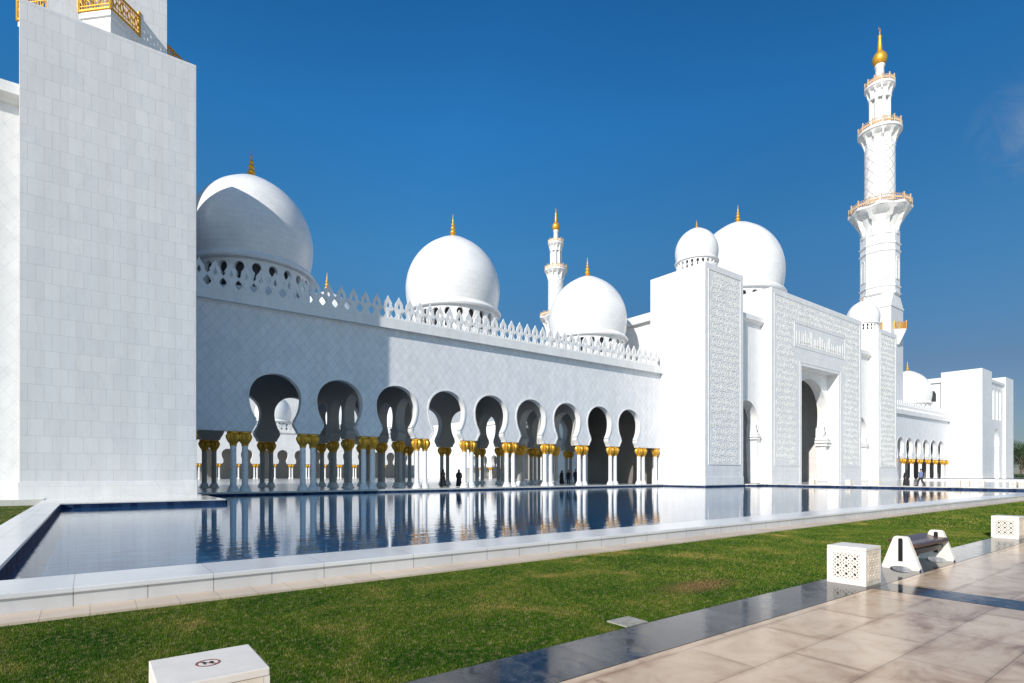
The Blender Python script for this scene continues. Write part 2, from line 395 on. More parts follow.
def dome_mesh():
    p = [(4.55, 0), (4.95, .06), (5.02, .22), (4.92, .40), (4.80, .46)]
    for i in range(1, 44):
        t = -.50 + (PI/2+.50)*i/44
        r = 4.87*math.cos(t) ** (1.12 if t > 0 else .55)
        p.append((r, 2.75 + (5.45 if t > 0 else 4.75)*math.sin(t) + (.22*max(0, t-1.1)/.47 if t > 1.1 else 0)))
    p.append((.02, 8.43))
    p = p[:5] + sorted([q for q in p[5:] if q[1] > .5], key=lambda q: q[1])
    return MB().lathe(p, 72).mesh('dome', 'dome', 35)
def finial_mesh():
    p = [(.55, 0), (.50, .08), (.30, .16), (.20, .30), (.30, .42), (.33, .52), (.24, .64), (.15, .74), (.23, .86), (.25, .96), (.17, 1.08), (.11, 1.16), (.18, 1.28), (.18, 1.36), (.10, 1.48), (.06, 1.62), (.10, 1.72), (.08, 1.80), (.03, 2.0), (.01, 2.45)]
    return MB().lathe(p, 20).mesh('finial', 'gold', 60)
def inner_drum(): return MB().lathe([(4.2, 0), (4.2, 3.3)], 32).mesh('drum_dark_fill', 'dark', 40)  # near-black cylinder added as the darkness behind the drum windows
ME_DRUM, ME_DOME, ME_FIN, ME_CORE = drum_mesh(), dome_mesh(), finial_mesh(), inner_drum()
def dome(parent, x, y, z, s=1.0, sz=None, fs=1.0):
    sz = sz or s
    d = link('dome', ME_DOME, parent, (x, y, z+3.3*sz), (s, s, sz))
    link('drum', ME_DRUM, d, (0, 0, -3.3)); link('drum_dark_fill', ME_CORE, d, (0, 0, -3.3))
    link('finial', ME_FIN, d, (0, 0, 8.34), (fs, fs, fs/(sz/s)))
    return d

# ------------------------------------------------------------------ arcade (local origin at its left end, Y = 0 at the front face)
LEN = 50.95; PITCH = 4.90; AZ = 4.62
def build_arcade(loc, label, group):
    t = empty('arcade', loc); tag(t, label, 'arcade', group)
    cx = [6.08+PITCH*k for k in range(9)]
    def row(y0, y1, name, mat):
        ar = [keyhole(c, AZ) for c in cx]
        o = wall_outline(0, LEN, AZ, 14.3, ar)
        MB().prism([o], XZ, y0, y1).build(name, mat, t)
        return ar
    ar = row(0, .62, 'front_wall', 'diamond')
    for a in ar: rim(MB(), a, 0.0).build('arch_moulding', 'white', t)
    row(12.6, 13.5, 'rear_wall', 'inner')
    for y in (.31, 13.05):
        for k in range(10):
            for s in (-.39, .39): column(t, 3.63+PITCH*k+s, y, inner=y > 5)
        column(t, LEN-.55, y); column(t, .55, y)
    # transverse arches either side of each dome bay
    for k in (2, 3, 6, 7):
        X = 3.63+PITCH*k
        ys = [.95+11.65/3*i for i in range(4)]
        a3 = [keyhole((ys[i]+ys[i+1])/2, AZ, .86) for i in range(3)]
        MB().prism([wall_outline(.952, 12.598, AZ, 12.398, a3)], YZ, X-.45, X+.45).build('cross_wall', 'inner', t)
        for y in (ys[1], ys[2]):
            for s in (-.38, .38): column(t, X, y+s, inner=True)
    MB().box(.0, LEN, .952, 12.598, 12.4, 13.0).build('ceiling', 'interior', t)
    MB().box(-.0, LEN, .3, 13.4, 14.302, 14.55).build('roof', 'white', t)
    # cornice: stepped profile run along the front
    prof = [(0, 13.62), (-.06, 13.62), (-.06, 13.72), (-.42, 13.74), (-.42, 14.56), (.28, 14.56), (.28, 13.62)]
    MB().prism([prof], YZ, 0.002, LEN-.002).build('cornice', 'white', t)
    n = 50
    for i in range(n): link('merlon', ME_MERLON, t, (.5+(LEN-1.0)*(i+.5)/n, -.16, 14.56), (1, 1, 1.05))
    for x in (5.78, 25.33, 44.93): dome(t, x, 6.5, 14.6)
    MB().box(LEN-.12, LEN-.02, 1.2, 12.4, .26, 12.35).build('end_shade_sheet', 'endshade', t)  # dark sheet added over the end wall so sunlight there shows less
    return t
arc1 = build_arcade((5.0, 44.0, 0), 'long near arcade of nine keyhole arches and three white domes along the blue pool', 'white arcades between the gates')
arc2 = copy_tree(arc1); arc2.location = (112.6, 44.0, 0)
mid = [o for o in ALL() if o.parent == arc2 and o.name.startswith('dome') and 20 < o.location.x < 30][0]
for o in [c for c in ALL() if c.parent == mid] + [mid]: bpy.data.objects.remove(o)
tag(arc2, 'far small arcade in the distance with row of arches right of the carved gate', 'arcade', 'white arcades between the gates')

# ------------------------------------------------------------------ carved relief
def relief_mesh(x0, x1, z0, z1, holes=(), cell=.98, y=-.004, seed=1):
    rnd = random.Random(seed); mb = MB()
    def inside(x, z, m=.0):
        if not (x0+m < x < x1-m and z0+m < z < z1-m): return False
        return not any(a-m < x < b+m and c-m < z < d+m for a, b, c, d in holes)
    def ribbon(pts, w, h):
        n = len(pts); vs = []; fs = []
        for i, (x, z) in enumerate(pts):
            a = pts[max(0, i-1)]; c = pts[min(n-1, i+1)]; dx, dz = c[0]-a[0], c[1]-a[1]; l = math.hypot(dx, dz) or 1
            ww = w*(.35+.65*math.sin(PI*min(1, (i+1)/n*1.05))**.5) if n > 3 else w
            nx, nz = -dz/l*ww, dx/l*ww
            vs += [(x-nx, y, z-nz), (x-nx*.4, y-h, z-nz*.4), (x+nx*.4, y-h, z+nz*.4), (x+nx, y, z+nz)]
        for i in range(n-1):
            for q in range(3): fs.append((i*4+q, i*4+q+1, i*4+q+5, i*4+q+4))
        mb.add(vs, fs)
    def leaf(x, z, a, l):
        c, s = math.cos(a), math.sin(a); p = [(0, 0), (.35, .26), (.75, .2), (1, 0), (.75, -.2), (.35, -.26)]
        vs = [(x+(u*c-v*s)*l, y, z+(u*s+v*c)*l) for u, v in p] + [(x+.5*c*l, y-.035, z+.5*s*l)]
        mb.add(vs, [(i, (i+1) % 6, 6) for i in range(6)])
    nz = max(1, round((z1-z0)/(cell*.87))); nx = max(1, round((x1-x0)/cell))
    for j in range(nz):
        for i in range(nx):
            x = x0+(x1-x0)*(i+.5+(.25 if j % 2 else -.25))/nx + rnd.uniform(-.1, .1); z = z0+(z1-z0)*(j+.5)/nz + rnd.uniform(-.1, .1)
            r = cell*rnd.uniform(.44, .54)
            if not inside(x, z, r*.75): continue
            d = rnd.choice((-1, 1)); a0 = rnd.uniform(0, 2*PI); tr = rnd.uniform(1.25, 1.6); pts = []
            for k in range(20):
                u = k/19; rr_ = r*(1-.86*u); a = a0+d*2*PI*tr*u
                pts.append((x+rr_*math.cos(a), z+rr_*math.sin(a)))
            ribbon(pts, .085, .026)
            if rnd.random() < .6:
                for q in range(5): leaf(x, z, a0+q*2*PI/5, r*.34)
            for q in range(3):
                a = a0 + rnd.uniform(0, 2*PI); px, pz = x+r*1.02*math.cos(a), z+r*1.02*math.sin(a)
                if inside(px+.2*math.cos(a), pz+.2*math.sin(a), .12): leaf(px, pz, a+d*.9, r*.5)
    return mb
def frame_strip(mb, x0, x1, z0, z1, w=.12, y=-.004, h=.07):
    for (a, b, c, d) in ((x0, x1, z0, z0+w), (x0, x1, z1-w, z1), (x0, x0+w, z0+w, z1-w), (x1-w, x1, z0+w, z1-w)):
        mb.box(a, b, y-h, y, c, d)
    return mb

# ------------------------------------------------------------------ gates (local origin: left front foot, Y = 0 at tower fronts)
GH = 25.72; TW = 7.9
def tower_part(t, x0, carved=True, w=TW, seed=1, mat='gateblock'):
    mb = MB().box(x0, x0+w, 0, 7.8, 0, GH)
    p = mb.build('tower', mat, t, bevel=.03)
    MB().box(x0-.05, x0+w+.05, -.05, 7.85, .18, 1.15).build('plinth', 'white', p, bevel=.02)
    if carved:
        rm = relief_mesh(x0+.75, x0+w-.75, 2.7, GH-.8, seed=seed)
        frame_strip(rm, x0+.62, x0+w-.62, 2.55, GH-.65, .09, h=.05)
        rm.build('carved_panel', 'relief', p)
    return p
def cornice_x(t, x0, x1, yw, ztop, p=.5, h=.95):
    prof = [(yw, ztop-h), (yw-p*.3, ztop-h+.05), (yw-p*.4, ztop-h+.2), (yw-p, ztop-h+.38), (yw-p, ztop), (yw+1.0, ztop), (yw+1.0, ztop-h)]
    return MB().prism([prof], YZ, x0, x1).build('cornice', 'white', t)
def build_gate(loc, label):
    t = empty('gate_building', loc); tag(t, label, 'gate')
    W = 56.65; pX0, pX1 = 14.6, W-14.6; c = W/2
    tower_part(t, 0, seed=3); tower_part(t, W-TW, seed=4)
    for i, (a, b_) in enumerate(((TW, pX0), (pX1, W-TW))):
        m_ = (a+b_)/2
        arch = keyhole(m_, .3, 1.0, b=2.62, n=2.25, zn=5.9, zc=8.0, rad=2.55, zt=10.6)
        # straight jambs below the impost
        arch = [(m_-2.62, .3)] + arch[3:-3] + [(m_+2.62, .3)]
        MB().prism([wall_outline(a, b_, .3, 21.2, [arch])], XZ, 1.5, 2.9).build('recess_wall', 'softdiamond', t)
        rim(MB(), arch, 1.5, .2, .06).build('arch_moulding', 'white', t)
        for s in (-1, 1):
            xs = sorted((m_+s*2.0, m_+s*2.75)); q = MB()
            for zz, e in ((6.0, .0), (6.3, .12), (6.6, .05)): q.box(xs[0]-(e if s > 0 else 0), xs[1]+(e if s < 0 else 0), 1.2-e, 2.6, zz, zz+.26)
            q.build('impost', 'white', t)
        cornice_x(t, a+.002, b_-.002, 1.5, 21.8, .55)
    # portal: outer frame with a rectangular recess, then the arch behind it
    ro = 5.75; zt = 16.45
    out = [(pX0, .0), (c-ro, .0), (c-ro, zt), (c+ro, zt), (c+ro, .0), (pX1, .0), (pX1, GH), (pX0, GH)]
    p = MB().prism([out], XZ, 0, 1.6).build('portal_front', 'gateblock', t)
    hl = [(c-ro-1.5, c+ro+1.5, 0, zt+1.6), (c-7.9, c+7.9, 18.7, 22.3)]
    rm = relief_mesh(pX0+.8, pX1-.8, 2.7, GH-.8, hl, seed=9, cell=.98)
    for (a, b_, z0, z1) in ((pX0+.62, c-ro-.6, 2.55, 2.65), (c+ro+.6, pX1-.62, 2.55, 2.65), (pX0+.62, pX1-.62, GH-.75, GH-.65), (pX0+.62, pX0+.72, 2.65, GH-.75), (pX1-.72, pX1-.62, 2.65, GH-.75),
                            (c-ro-.55, c-ro-.43, .3, zt+.38), (c+ro+.43, c+ro+.55, .3, zt+.38), (c-ro-.55, c+ro+.55, zt+.38, zt+.5)):
        rm.box(a, b_, -.04, -.004, z0, z1)
    frame_strip(rm, c-7.8, c+7.8, 18.85, 22.15, .10, h=.04)
    rn = random.Random(5); x = c-7.2     # upright flowing strokes inside the lettered band
    while x < c+7.0:
        hgt = rn.uniform(.9, 2.2); w = rn.uniform(.10, .17)
        rm.box(x, x+w, -.04, -.004, 19.3, 19.3+hgt)
        if rn.random() < .6:
            r_ = rn.uniform(.25, .42)
            for k in range(6):
                a = PI*k/6; a2 = PI*(k+1)/6
                rm.prism([[(x+w+r_-r_*math.cos(a), 19.35+r_*math.sin(a)*.9), (x+w+r_-r_*math.cos(a2), 19.35+r_*math.sin(a2)*.9), (x+w+r_-(r_+.13)*math.cos(a2), 19.35+(r_+.13)*math.sin(a2)*.9), (x+w+r_-(r_+.13)*math.cos(a), 19.35+(r_+.13)*math.sin(a)*.9)]], XZ, -.035, -.004)
        x += rn.uniform(.38, .78)
    rm.build('carved_panel', 'relief', p)
    arch = keyhole(c, .3, 1.0, b=5.2, n=4.55, zn=6.4, zc=10.2, rad=5.15, zt=15.1, seg=34)
    arch = [(c-5.15, .3)] + arch[3:-3] + [(c+5.15, .3)]
    MB().prism([wall_outline(pX0, pX1, .3, GH-.01, [arch])], XZ, 1.602, 2.85).build('portal_arch', 'softdiamond', t)
    rim(MB(), arch, 1.6, .3, .08).build('arch_moulding', 'white', t)
    for s in (-1, 1):
        xs = sorted((c+s*4.3, c+s*5.6)); q = MB()
        for zz, e in ((5.7, .0), (6.15, .2), (6.6, .08)): q.box(xs[0]-(e if s > 0 else 0), xs[1]+(e if s < 0 else 0), 1.15-e, 2.8, zz, zz+.36)
        q.build('impost', 'white', t)
    MB().box(pX0, pX0+1, 2.852, 9.5, 0, GH).box(pX1-1, pX1, 2.852, 9.5, 0, GH).box(pX0+1, pX1-1, 8.5, 9.5, 16, GH).box(pX0+1.002, pX1-1.002, 2.852, 8.498, GH-.6, GH-.3).build('portal_block', 'gateblock', t)
    # body behind
    y0, y1 = 7.802, 32
    MB().box(1.1, 2.1, y0, y1, 0, 20.9).box(W-2.1, W-1.1, y0, y1, 0, 20.9).box(2.1, W-2.1, y1-1, y1, 0, 20.9).build('side_wall', 'white', t)
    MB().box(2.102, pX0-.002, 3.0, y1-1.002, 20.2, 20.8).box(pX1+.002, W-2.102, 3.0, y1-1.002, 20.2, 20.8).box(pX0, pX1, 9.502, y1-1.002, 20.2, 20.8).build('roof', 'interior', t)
    MB().box(.55, 2.3, y0, y1+.4, 20.9, 21.9).build('parapet', 'white', t)
    MB().box(W-2.3, W-.55, y0, y1+.4, 20.9, 21.9).build('parapet', 'white', t)
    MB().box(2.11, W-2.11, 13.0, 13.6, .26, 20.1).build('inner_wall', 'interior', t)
    MB().lathe([(7.5, 20.9), (7.5, 24.9), (7.0, 25.3)], 8, c, 13.0, a0=PI/8).build('dome_base', 'white', t)
    dome(t, c, 13.0, 24.8, 1.44, 1.5, .85)
    for x in (3.95, W-3.95): dome(t, x, 3.85, GH-.05, .53, .53, .8)
    return t
gate1 = build_gate((55.95, 37.7, 0), 'tall white gate with floral carving and deep central arch at the pool end')

# near gate end on the left: tower, short recess wall and body
t = empty('gate_tower', (-2.87, 37.7, 0)); tag(t, 'huge plain block tower at left edge clad in pale marble blocks', 'tower')
tower_part(t, 0, carved=False, mat='block')
MB().box(-6.7, -.002, 1.5, 2.9, 0, 21.0).build('recess_wall', 'softdiamond', t)
cornice_x(t, -6.7, -.002, 1.5, 21.8, .55)
MB().box(-6.7, 6.8, 7.802, 24, 0, 20.9).box(-6.7, -.002, 2.902, 7.8, 19.5, 20.9).build('side_wall', 'white', t)

# far plain gate
t = empty('gate_building', (163.6, 37.7, 0)); tag(t, 'plain far white gate at right edge with three tall slit windows between two blocks', 'gate')
tower_part(t, 0, carved=False); tower_part(t, 20.1, carved=False, w=7.4)
cx = 14.0
arch = keyhole(cx, .3, 1.0, b=2.4, n=2.1, zn=6.0, zc=9.0, rad=2.35, zt=12.2); arch = [(cx-2.4, .3)] + arch[3:-3] + [(cx+2.4, .3)]
win = []
for k in (-1, 0, 1):
    w = .75; wx = cx+k*2.9
    win.append([(wx-w, 14.6), (wx+w, 14.6), (wx+w, 21.0)] + [(wx+w*math.cos(a), 21.0+w*math.sin(a)*1.5) for a in [PI*i/8 for i in range(1, 8)]] + [(wx-w, 21.0)])
MB().prism([wall_outline(TW, 20.1, .3, 23.2, [arch])] + win, XZ, .45, 1.5).build('recess_wall', 'white', t)
for wpts in win:
    xa = min(p[0] for p in wpts); xb = max(p[0] for p in wpts)
    q = MB().box(xa, xb, 1.0, 1.2, 14.6, 22.1); q.build('window', 'white', t)
q = MB().box(cx-2.4, cx+2.4, 1.2, 1.4, .3, 12.2).build('door', 'white', t)
for s in (-.45, .45): MB().lathe([(.05, -.14), (.22, -.05), (.22, .05), (.05, .14)], 12).build('door_handle', 'black', q, (cx+s, 1.1, 6.8))
cornice_x(t, TW+.002, 20.098, .45, 24.0, .35)
MB().box(1.1, 26, 7.802, 28, 0, 23.5).build('side_wall', 'white', t)
MB().box(.6, 2.2, 7.802, 28.3, 23.5, 24.6).build('parapet', 'white', t)
MB().prism([[(9.1, 19.0), (10.7, 19.0), (10.7, 20.9), (10.4, 21.5), (9.9, 21.8), (9.4, 21.5), (9.1, 20.9)]], YZ, 1.05, 1.3).build('window', 'dark', t)

# ------------------------------------------------------------------ minarets (local origin at centre of foot)
def rail_ring(t, r, z, n, h=1.25, a0=0, seg=None):
    mb = MB(); seg = seg or n
    pts = [(r*math.cos(2*PI*k/seg+a0), r*math.sin(2*PI*k/seg+a0)) for k in range(seg)]
    for k in range(seg):
        a, b_ = pts[k], pts[(k+1) % seg]
        for zz in (z+.06, z+h): mb.tube([(a[0], a[1], zz), (b_[0], b_[1], zz)], .07, 4)
        mb.tube([(a[0], a[1], z), (a[0], a[1], z+h+.35)], .13, 5)
        m_ = 6
        for q in range(1, m_):
            x = a[0]+(b_[0]-a[0])*q/m_; y = a[1]+(b_[1]-a[1])*q/m_
            mb.tube([(x, y, z), (x, y, z+h)], .05, 4)
            x2 = a[0]+(b_[0]-a[0])*(q-.5)/m_; y2 = a[1]+(b_[1]-a[1])*(q-.5)/m_
            mb.tube([(x2, y2, z+h*.5-.18), (x2, y2, z+h*.5+.18)], .14, 4)
    return mb.build('balcony_railing', 'goldpale', t)
def flare(t, n, r0, r1, z0, z1, name='balcony'):
    """corbelled ring: n scalloped niches opening out to a slab"""
    mb = MB(); seg = n*10; rows = 9; prof = []
    for i in range(rows):
        u = i/(rows-1); prof.append((r0+(r1-r0)*u**1.8, z0+(z1-z0)*u))
    def mod(a, i):
        u = i/(rows-1); ph = (a*n/(2*PI)) % 1; s = abs(math.sin(PI*ph))
        d = max(0, s-.25)/.75 if .12 < u < .90 else 0
        lim = math.sin(PI*min(1, max(0, (u-.12)/.78)))
        return 1-.16*(1 if d > (1-lim)*.8 and d > 0 else 0)*min(1, lim*2)
    mb.lathe(prof, seg, mod=mod)
    mb.lathe([(r1*.99, z1), (r1*1.05, z1+.12), (r1*1.05, z1+.55), (r1*.9, z1+.56)], n if n < 12 else 32, a0=PI/n if n < 12 else 0)
    return mb.build(name, 'white', t, smooth=25)
def build_minaret(loc, label):
    t = empty('minaret', loc); tag(t, label, 'minaret', 'minarets of the mosque'); h = 3.0
    mb = MB(); mb.box(-h, h, -h, h, 0, 33.5)
    mb.build('square_base', 'block', t)
    o = 3.3; a8 = [(o*math.cos(PI/8+k*PI/4), o*math.sin(PI/8+k*PI/4)) for k in range(8)]
    def sq(a):  # point on the square in a direction
        c, s = math.cos(a), math.sin(a); k = h/max(abs(c), abs(s)); return (c*k, s*k)
    s8 = [sq(PI/8+k*PI/4) for k in range(8)]; co = [sq(PI/4+k*PI/2) for k in range(4)]
    vs = [(x, y, 33.5) for x, y in s8] + [(x, y, 33.5) for x, y in co] + [(x*.93, y*.93, 36.4) for x, y in a8]
    fs = []
    for k in range(8):
        j = (k+1) % 8
        if k % 2 == 0: fs += [(k, 8+k//2, 12+k), (8+k//2, j, 12+j), (8+k//2, 12+j, 12+k)]
        else: fs.append((k, j, 12+j, 12+k))
    fs.append(tuple(range(12, 20)))
    MB().add(vs, fs).build('transition', 'white', t)
    MB().lathe([(3.55, 33.4), (3.62, 33.4)], 4, a0=PI/4) if False else None
    MB().lathe([(o, 35.6), (o, 48.0)], 8, a0=PI/8).build('octagonal_shaft', 'white', t)
    for z in (35.9, 37.2, 44.0, 45.4):
        MB().lathe([(o, z-.25), (o+.18, z-.1), (o+.22, z+.12), (o, z+.25)], 8, a0=PI/8).build('ring_moulding', 'white', t)
    MB().box(-h-.12, h+.12, -h-.12, h+.12, 33.0, 33.35).build('ring_moulding', 'white', t)
    for k in range(8):
        a = k*PI/4; r = o*math.cos(PI/8)+.02
        fr = lambda p, q, s_, a=a: ((r+s_)*math.cos(a)-p*math.sin(a), (r+s_)*math.sin(a)+p*math.cos(a), q)
        MB().prism([[(-.8, 38.5), (.8, 38.5), (.8, 42.0), (.5, 42.8), (0, 43.1), (-.5, 42.8), (-.8, 42.0)], [(-.62, 38.7), (-.62, 41.9), (-.4, 42.6), (0, 42.9), (.4, 42.6), (.62, 41.9), (.62, 38.7)]], fr, 0, .07).build('blind_arch', 'white', t)
    flare(t, 8, 3.2, 5.15, 47.2, 52.0); rail_ring(t, 5.2, 52.5, 8, 1.2, PI/8, 16)
    MB().lathe([(2.62, 52.4), (2.58, 66.0)], 40).build('round_shaft', 'shaftd', t, smooth=40)
    flare(t, 12, 2.6, 3.6, 64.4, 67.5); rail_ring(t, 3.62, 68.0, 12, 1.2)
    MB().lathe([(1.35, 67.9), (1.35, 75)], 24).build('lantern_core', 'white', t, smooth=40)
    for k in range(8):
        a = 2*PI*k/8
        MB().lathe([(.42, 68), (.38, 68.4), (.32, 68.6), (.32, 74.0), (.45, 74.6)], 12, 1.62*math.cos(a), 1.62*math.sin(a)).build('lantern_column', 'white', t, smooth=40)
    flare(t, 12, 1.95, 2.5, 74.2, 76.4); rail_ring(t, 2.5, 76.9, 12, 1.0)
    MB().lathe([(1.0, 76.8), (.8, 77.4), (.75, 80.6), (.95, 80.9), (.8, 81.3)], 16).build('neck', 'white', t, smooth=50)
    p = [(.7, 81.2), (.85, 81.3), (1.15, 81.7), (1.3, 82.25), (1.26, 82.8), (1.0, 83.35), (.62, 83.7), (.45, 84.0), (.40, 84.9), (.28, 86.5), (.36, 86.9), (.14, 87.2), (.08, 87.9)]
    g = MB().lathe(p, 24)
    cr = [(.0+.42*math.sin(a), 88.35-.42*math.cos(a)) for a in [R(-140+280*i/16) for i in range(17)]]
    g.tube([(x, 0, z) for x, z in cr], [.02+.07*math.sin(PI*i/16) for i in range(17)], 6)
    g.build('finial', 'gold', t, smooth=50)
    # four prow balconies on the square base
    for k in range(4):
        a = k*PI/2; c, s = math.cos(a), math.sin(a)
        f = lambda u, v, z: ((h+v)*c-u*s, (h+v)*s+u*c, z-.6)
        dz = -.6; wv = [(1.5, 0), (0, 1.5), (-1.5, 0)]; lv = [(.5, 0), (0, .3), (-.5, 0)]; w2 = [(1.36, 0), (0, 1.36), (-1.36, 0)]
        vs = []; fs = []
        for ring, z in ((lv, 26.6), (w2, 28.8), (w2, 29.05), (wv, 29.08), (wv, 29.4)): vs += [f(u, v, z) for u, v in ring]
        for r_ in range(4):
            for i in range(2): fs.append((r_*3+i, r_*3+i+1, r_*3+i+4, r_*3+i+3))
        fs.append((12, 13, 14)); fs.append((0, 1, 2))
        bal = MB().add(vs, fs).build('bay_balcony', 'white', t, recalc=False)
        mb = MB()
        for (p0, p1) in ((wv[0], wv[1]), (wv[1], wv[2])):
            for z, rr_ in ((29.5, .07), (29.75, .03), (30.45, .03), (30.65, .08)): mb.tube([f(*p0, z), f(*p1, z)], rr_, 5)
            for q in range(13):
                u = p0[0]+(p1[0]-p0[0])*q/12; v = p0[1]+(p1[1]-p0[1])*q/12
                mb.tube([f(u, v, 29.4), f(u, v, 30.65)], .025 if 0 < q < 12 else .09, 5)
            for q in range(4):
                uu = [(q+.5)/4+d for d in (-.09, 0, .09)]
                P_ = lambda w_, z: f(p0[0]+(p1[0]-p0[0])*w_, p0[1]+(p1[1]-p0[1])*w_, z)
                mb.tube([P_(uu[0], 30.1), P_(uu[1], 30.38), P_(uu[2], 30.1), P_(uu[1], 29.82), P_(uu[0], 30.1)], .045, 4)
        for pnt in wv: mb.tube([f(*pnt, 29.4), f(*pnt, 30.95)], .09, 6)
        mb.build('railing', 'gold', bal)
    return t
min1 = build_minaret((1.1, 50.9, 0), 'square marble base of a minaret with gold balconies rising behind the left block tower')
min1.scale = (1.12, 1.12, 1.128)
min2 = copy_tree(min1); min2.location = (139.3, 49.9, 0); min2['label'] = 'tallest minaret at right with three gilded balconies and gold ball finial'
min3 = copy_tree(min1); min3.location = (138.2, 156.3, 0); min3['label'] = 'slim distant minaret seen between two white domes in the middle'

# ------------------------------------------------------------------ court beyond
t = empty('court_arcade', (6, 138, 0)); tag(t, 'small sunlit arcade across the courtyard seen through the arches', 'arcade')
nb = 16; s = .79; pit = 3.92
ar = [keyhole(2.9+pit*k, 3.7, s*.86, zt=4.9, zc=3.1) for k in range(nb)]
MB().prism([wall_outline(0, nb*pit+1.8, 3.7, 11.4, ar)], XZ, 0, .8).build('front_wall', 'white', t)
MB().box(0, nb*pit+1.8, 8, 8.5, 0, 11).box(0, nb*pit+1.8, .81, 7.99, 10.6, 11.2).build('inner_wall', 'interior', t)
MB().prism([[(0, 10.9), (-.3, 11.1), (-.3, 11.7), (.5, 11.7), (.5, 10.9)]], YZ, -.1, nb*pit+1.9).build('cornice', 'white', t)
for k in range(nb+1):
    column(t, 2.9+pit*(k-.5)-.3, .4, FLOOR, .79)
    if k < nb: column(t, 2.9+pit*(k-.5)+.3, .4, FLOOR, .79)
for i in range(58): link('merlon', ME_MERLON, t, (.6+i*(nb*pit+.6)/57, 0, 11.7), (1.0, 1, .8))
for k in range(4): dome(t, 13.5+15.7*k, 4.2, 10.9, .84)
t = empty('court_wing', (72.5, 96, 0)); tag(t, 'plain white wing inside the courtyard with small low arches, seen between arcade columns', 'wing')
ar = [keyhole(3.0+pit*k, 2.9, .62) for k in range(4)]
MB().prism([wall_outline(0, 18.0, 2.9, 12.5, ar)], YZ, 0, .8).build('arcade_wall', 'white', t)
for k in range(5):
    for e in (-.3, .3): column(t, .4, 3.0+pit*(k-.5)+e, FLOOR, .61)
MB().box(.81, 9, 0, 18, 0, .3).box(6, 6.5, 0, 18, .3, 12).box(.81, 5.99, 0, 18, 11.5, 12).build('inner_wall', 'interior', t)
MB().box(-.4, 9, 18.002, 42, 0, 14).build('block', 'white', t)
MB().box(-.3, 9.2, -.2, 18.0, 12.5, 13.2).build('cornice', 'white', t)
t = empty('prayer_hall', (10, 150, 0)); tag(t, 'white prayer hall with big dome whose gold finial shows above the parapet', 'hall')
MB().box(0, 105, 0, 30, 0, 24).build('wall', 'white', t)
MB().box(-.4, 105.4, -.4, 30.4, 24, 25).build('cornice', 'white', t)
MB().lathe([(11, 25), (11, 33), (10, 34)], 8, 45.8, 14.6, a0=PI/8).build('dome_base', 'white', t)
dome(t, 45.8, 14.6, 31.5, 2.0, 2.0, 1.2)
for x in (20, 72): dome(t, x, 8, 24.9, 1.0)

# ------------------------------------------------------------------ ground, pool, paving
struct(MB().box(-900, 900, -900, 900, -1.2, -.62).build('ground', 'soil'))
struct(MB().box(-1.05, 66.3, 9.05, 44.4, -.6, 0).build('pool_water', 'water'))
# court and plaza floors
struct(MB().box(5.62, 112, 43.52, 149.9, -.6, .25).build('courtyard_floor', 'court'))
struct(MB().box(112.002, 420, 43.52, 149.9, -.6, .249).build('courtyard_floor', 'court'))
struct(MB().box(-1.86, 5.6, 32.0, 149.9, -.6, .25).build('tower_terrace', 'plaza'))
pl = [(66.6, -40), (420, -40), (420, 43.5), (64.9, 43.5), (64.9, 36.6), (66.6, 36.6)]
struct(MB().prism([pl], lambda a, b_, z: (a, b_, z), -.6, .246).build('plaza', 'plaza'))
# blue tile bands on the pool's inner faces
pb = empty('pool_edge', (0, 0, 0)); tag(pb, 'long low white marble wall with flat coping around the blue reflecting pool', 'pool wall')
MB().box(-.8925, 66.66, 8.37, 9.37, -.6, .195).build('wall', 'coping_face', pb, (-.1575, 0, 0))
MB().box(-1.7, 67.06, 8.345, 9.41, .197, .262).build('coping', 'coping', pb, (-.1575, 0, 0), bevel=.012)
MB().box(-1.88, -1.052, 8.372, 31.9, -.6, .195).build('wall', 'coping_face', pb)
MB().box(-1.84, -1.03, 9.412, 31.96, .197, .262).build('coping', 'coping', pb, bevel=.008)
MB().box(-1.048, -1.02, 9.4, 31.97, -.3, .19).build('tile_band', 'tileblue', pb)
MB().box(-1.05, 5.66, 31.94, 31.998, -.3, .20).box(5.602, 5.66, 31.94, 43.5, -.3, .20).build('tile_band', 'tileblue', pb)
MB().box(5.66, 56.2, 43.44, 43.518, -.3, .13).build('tile_band', 'tileblue', pb)
MB().box(55.8, 64.8, 37.5, 37.58, -.3, .13).box(55.80, 55.88, 37.58, 43.44, -.3, .13).box(64.8, 64.9, 36.5, 37.6, -.3, .16).box(64.9, 66.55, 36.5, 36.58, -.3, .16).box(66.52, 66.6, 9.3, 36.5, -.3, .17).build('tile_band', 'tileblue', pb)
struct(MB().box(-2.6, 120, 7.86, 8.368, -.5, .03).build('stone_strip', 'step'))
struct(MB().box(-6, 66.5, 3.9, 7.858, -.5, 0).build('lawn', 'lawn'))
struct(MB().box(66.6, 300, 3.9, 7.858, -.5, .28).build('lawn_far', 'lawn'))
struct(MB().box(-30, -1.87, 7.86, 36.4, -.5, .0).build('side_lawn', 'lawn'))
struct(MB().box(-30, -1.862, 36.41, 60, -.5, .29).build('terrace_step', 'plaza'))
struct(MB().box(-30, 66.5, 3.2, 3.898, -.5, .004).build('granite_border', 'granite'))
struct(MB().box(-30, 8.65, -14, 3.198, -.5, 0).build('paving', 'paving'))
struct(MB().box(8.652, 9.28, -14, 3.198, -.5, .002).build('granite_band', 'granite'))
struct(MB().box(9.282, 66.5, -14, 3.198, -.5, 0).build('paving_far', 'paving'))
